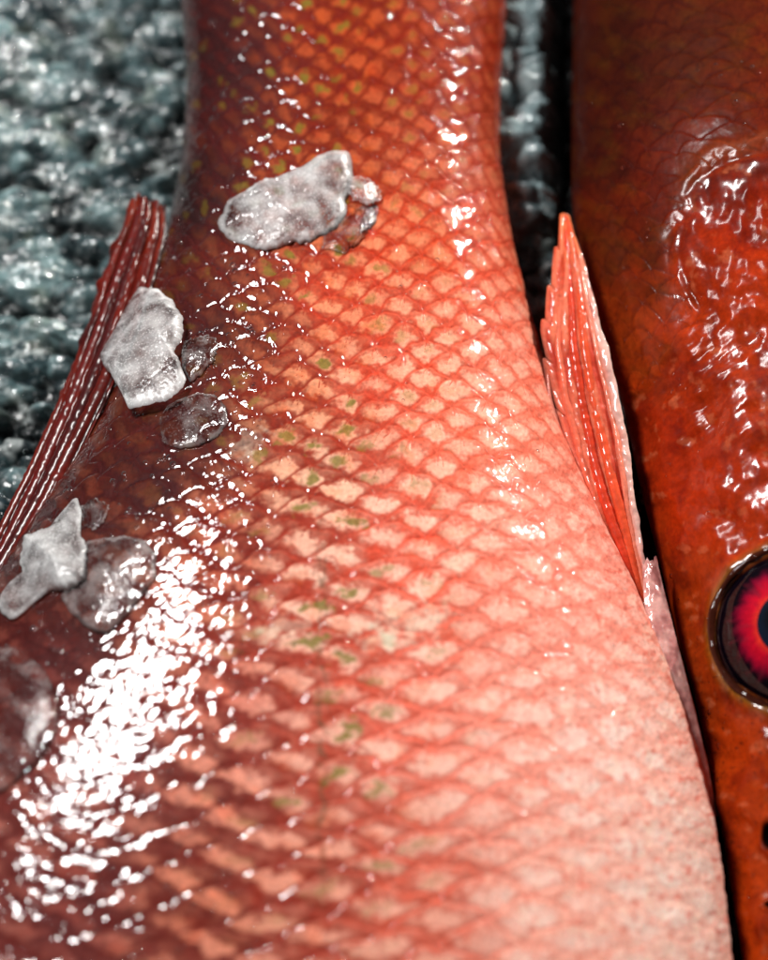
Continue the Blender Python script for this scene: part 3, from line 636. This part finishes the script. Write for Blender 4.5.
chip([(184, 345), (196, 340), (210, 335), (219, 345), (214, 362), (202, 376), (190, 384), (183, 368)], 9, M_clear, 'small translucent ice sliver at the right side of the thick white chip', seed=13, frost_edge=.2, frost=.02)
chip([(160, 420), (168, 408), (184, 400), (200, 394), (216, 396), (227, 408), (228, 424), (218, 438), (200, 447), (180, 450), (163, 444)], 9, M_clear, 'round see-through ice disc just below the thick white chip', seed=17, frost_edge=.12, frost=.02, jag=.3)
chip([(0, 600), (10, 586), (25, 575), (22, 560), (28, 540), (52, 530), (66, 512), (78, 497), (84, 512), (82, 532), (88, 552), (88, 580), (70, 592), (52, 592), (34, 606), (16, 622), (4, 616)],
     20, M_ice, 'jagged opaque white ice chip pointing up at the left edge', seed=19, centre=(56, 562), frost=.28, frost_edge=.25, lift=3, jag=.8)
chip([(84, 544), (100, 540), (124, 537), (144, 541), (157, 556), (156, 580), (140, 600), (124, 620), (108, 636), (90, 630), (70, 612), (60, 596), (82, 584)],
     16, M_clear, 'greyish translucent ice lump right of the jagged white chip', seed=23, frost=.08, frost_edge=.12, centre=(112, 580), jag=.5)
chip([(84, 508), (98, 500), (110, 506), (106, 522), (94, 532), (84, 524)], 7, M_clear, 'tiny translucent ice shard above the greyish ice lump', seed=29, frost_edge=.2)
chip([(-40, 668), (-10, 650), (20, 648), (44, 668), (60, 700), (58, 732), (40, 762), (8, 790), (-30, 800), (-50, 740)], 11, M_clear, 'broad flat film of melted ice at the lower left edge', seed=31, frost_edge=.04, frost=.0, jag=.3)

# ================================================================== WATER DROPLETS
def droplets(name, P, Nn, rad, label):
    # low domes, all in one uncountable object
    nr_, ns = 4, 8
    a = np.linspace(0, 2*np.pi, ns, endpoint=False); ph = np.linspace(0, np.pi/2*1.05, nr_)
    L = np.stack([np.sin(ph)[:, None]*np.cos(a), np.sin(ph)[:, None]*np.sin(a), np.cos(ph)[:, None]+0*a], -1).reshape(-1, 3)
    F = grid_faces(nr_, ns, wrap=True, flip=False)
    t1 = np.cross(Nn, [0, 1, 0.01]); t1 /= np.linalg.norm(t1, axis=1, keepdims=True); t2 = np.cross(Nn, t1)
    V = P[:, None]+rad[:, None, None]*(t1[:, None]*L[None, :, 0:1]*1.0+t2[:, None]*L[None, :, 1:2]+Nn[:, None]*L[None, :, 2:3]*.6)
    FF = (F[None]+np.arange(len(P))[:, None, None]*len(L)).reshape(-1, 4)
    o = mesh_np(name, V.reshape(-1, 3), FF, M_water)
    return tag(o, label, 'water droplets', kind='stuff')
def scatter_on(B, n, xr, yr, dens, rlo, rhi, lift=.4):
    x = rng.uniform(*xr, n*3); y = rng.uniform(*yr, n*3); d = dens(x, y); k = rng.uniform(size=len(x)) < d
    x, y = x[k][:n], y[k][:n]; P = B.at(x, y, 0.); Nn = B.normal(P)
    r = rlo+(rhi-rlo)*rng.uniform(size=len(x))**4
    return P+Nn*lift, Nn, r
bed()
P, Nn, r = scatter_on(A, 2900, (0, 700), (0, 960), lambda x, y: np.clip(ss(340, 190, x)+.02, 0, 1)*(1-.75*np.exp(-((x-120+(y-700)*.6)/110)**2)*ss(520, 600, y))*(.3+ss(-.2, .5, fbm(x/30, y/30, 9, 2))), .8, 3.2)
droplets('water_droplets', P, Nn, r, 'fine water droplets beaded over the pink fish skin')
P, Nn, r = scatter_on(B2, 350, (600, 775), (60, 960), lambda x, y: (.15+ss(-.1, .5, fbm(x/26, y/26, 19, 2)))*(.3+.7*ss(620, 690, x)), .8, 3.2)
droplets('water_droplets', P, Nn, r, 'fine water droplets beaded over the dark red head')

# ================================================================== LIGHT, WORLD, CAMERA
w = bpy.data.worlds.new('World'); bpy.context.scene.world = w; w.use_nodes = True
w.node_tree.nodes['Background'].inputs[0].default_value = (.62, .68, .75, 1); w.node_tree.nodes['Background'].inputs[1].default_value = .05
def lamp_for(B, px, py, dist, size, power, colr, name, bend=(0, 0)):
    """area lamp standing where its mirror image falls on the given spot of the fish"""
    P = B.at(np.array([px]), np.array([py]))[0]; n = B.normal(P[None])[0]
    v = CAM-P; v /= np.linalg.norm(v); r = 2*np.dot(n, v)*n-v
    r = r+np.array([bend[0], bend[1], 0]); r /= np.linalg.norm(r)
    Lp = P+r*dist
    l = bpy.data.lights.new(name, 'AREA'); l.shape = 'RECTANGLE'; l.size, l.size_y = size[0]*U, size[1]*U; l.energy = power; l.color = colr
    o = bpy.data.objects.new(name, l); C.objects.link(o); o.location = Lp*U
    o.rotation_euler = Vector(-r).to_track_quat('-Z', 'Y').to_euler(); 
    print(name, r)
    return o
def strip_lamp(B, p1, p2, dist, wid, power, colr, name):
    Ls = []
    for p in (p1, p2):
        P = B.at(np.array([float(p[0])]), np.array([float(p[1])]))[0]; n = B.normal(P[None])[0]
        v = CAM-P; v /= np.linalg.norm(v); Ls.append((P+(2*np.dot(n, v)*n-v)*dist, P))
    c = (Ls[0][0]+Ls[1][0])/2; t = (Ls[0][1]+Ls[1][1])/2; yv = Ls[0][0]-Ls[1][0]; ln = np.linalg.norm(yv)
    zv = Vector(c-t).normalized(); yv = Vector(yv).normalized(); xv = yv.cross(zv).normalized(); yv = zv.cross(xv)
    from mathutils import Matrix
    l = bpy.data.lights.new(name, 'AREA'); l.shape = 'RECTANGLE'; l.size, l.size_y = wid*U, ln*U; l.energy = power; l.color = colr
    o = bpy.data.objects.new(name, l); C.objects.link(o)
    m = Matrix((xv, yv, zv)).transposed().to_4x4(); m.translation = Vector(c*U); o.matrix_world = m
strip_lamp(A, (192, 600), (62, 800), 2600, 200, 3.1, (1, .98, .96), 'window_lamp')
lamp_for(A, 456, 180, 5500, (150, 150), 12.8, (1, .95, .88), 'counter_lamp')
cam = bpy.data.cameras.new('camera'); co = bpy.data.objects.new('camera', cam); C.objects.link(co)
cam.sensor_fit = 'VERTICAL'; cam.sensor_height = 24; cam.sensor_width = 24; cam.lens = 24*D/960
co.location = CAM*U; co.rotation_euler = (TAU, 0, 0)
cam.clip_start = .01; cam.clip_end = 20
cam.dof.use_dof = True
F0 = A.at(np.array([250.]), np.array([370.]))[0]; cam.dof.focus_distance = float((F0-CAM)@FW)*U; cam.dof.aperture_fstop = 5.0
sc = bpy.context.scene; sc.camera = co
sc.view_settings.view_transform = 'Standard'; sc.view_settings.look = 'None'; sc.view_settings.exposure = 0; sc.view_settings.gamma = 1
sc.render.engine = 'CYCLES'; sc.cycles.use_denoising = True; sc.cycles.max_bounces = 10; sc.cycles.transparent_max_bounces = 12
sc.cycles.caustics_reflective = False; sc.cycles.caustics_refractive = False
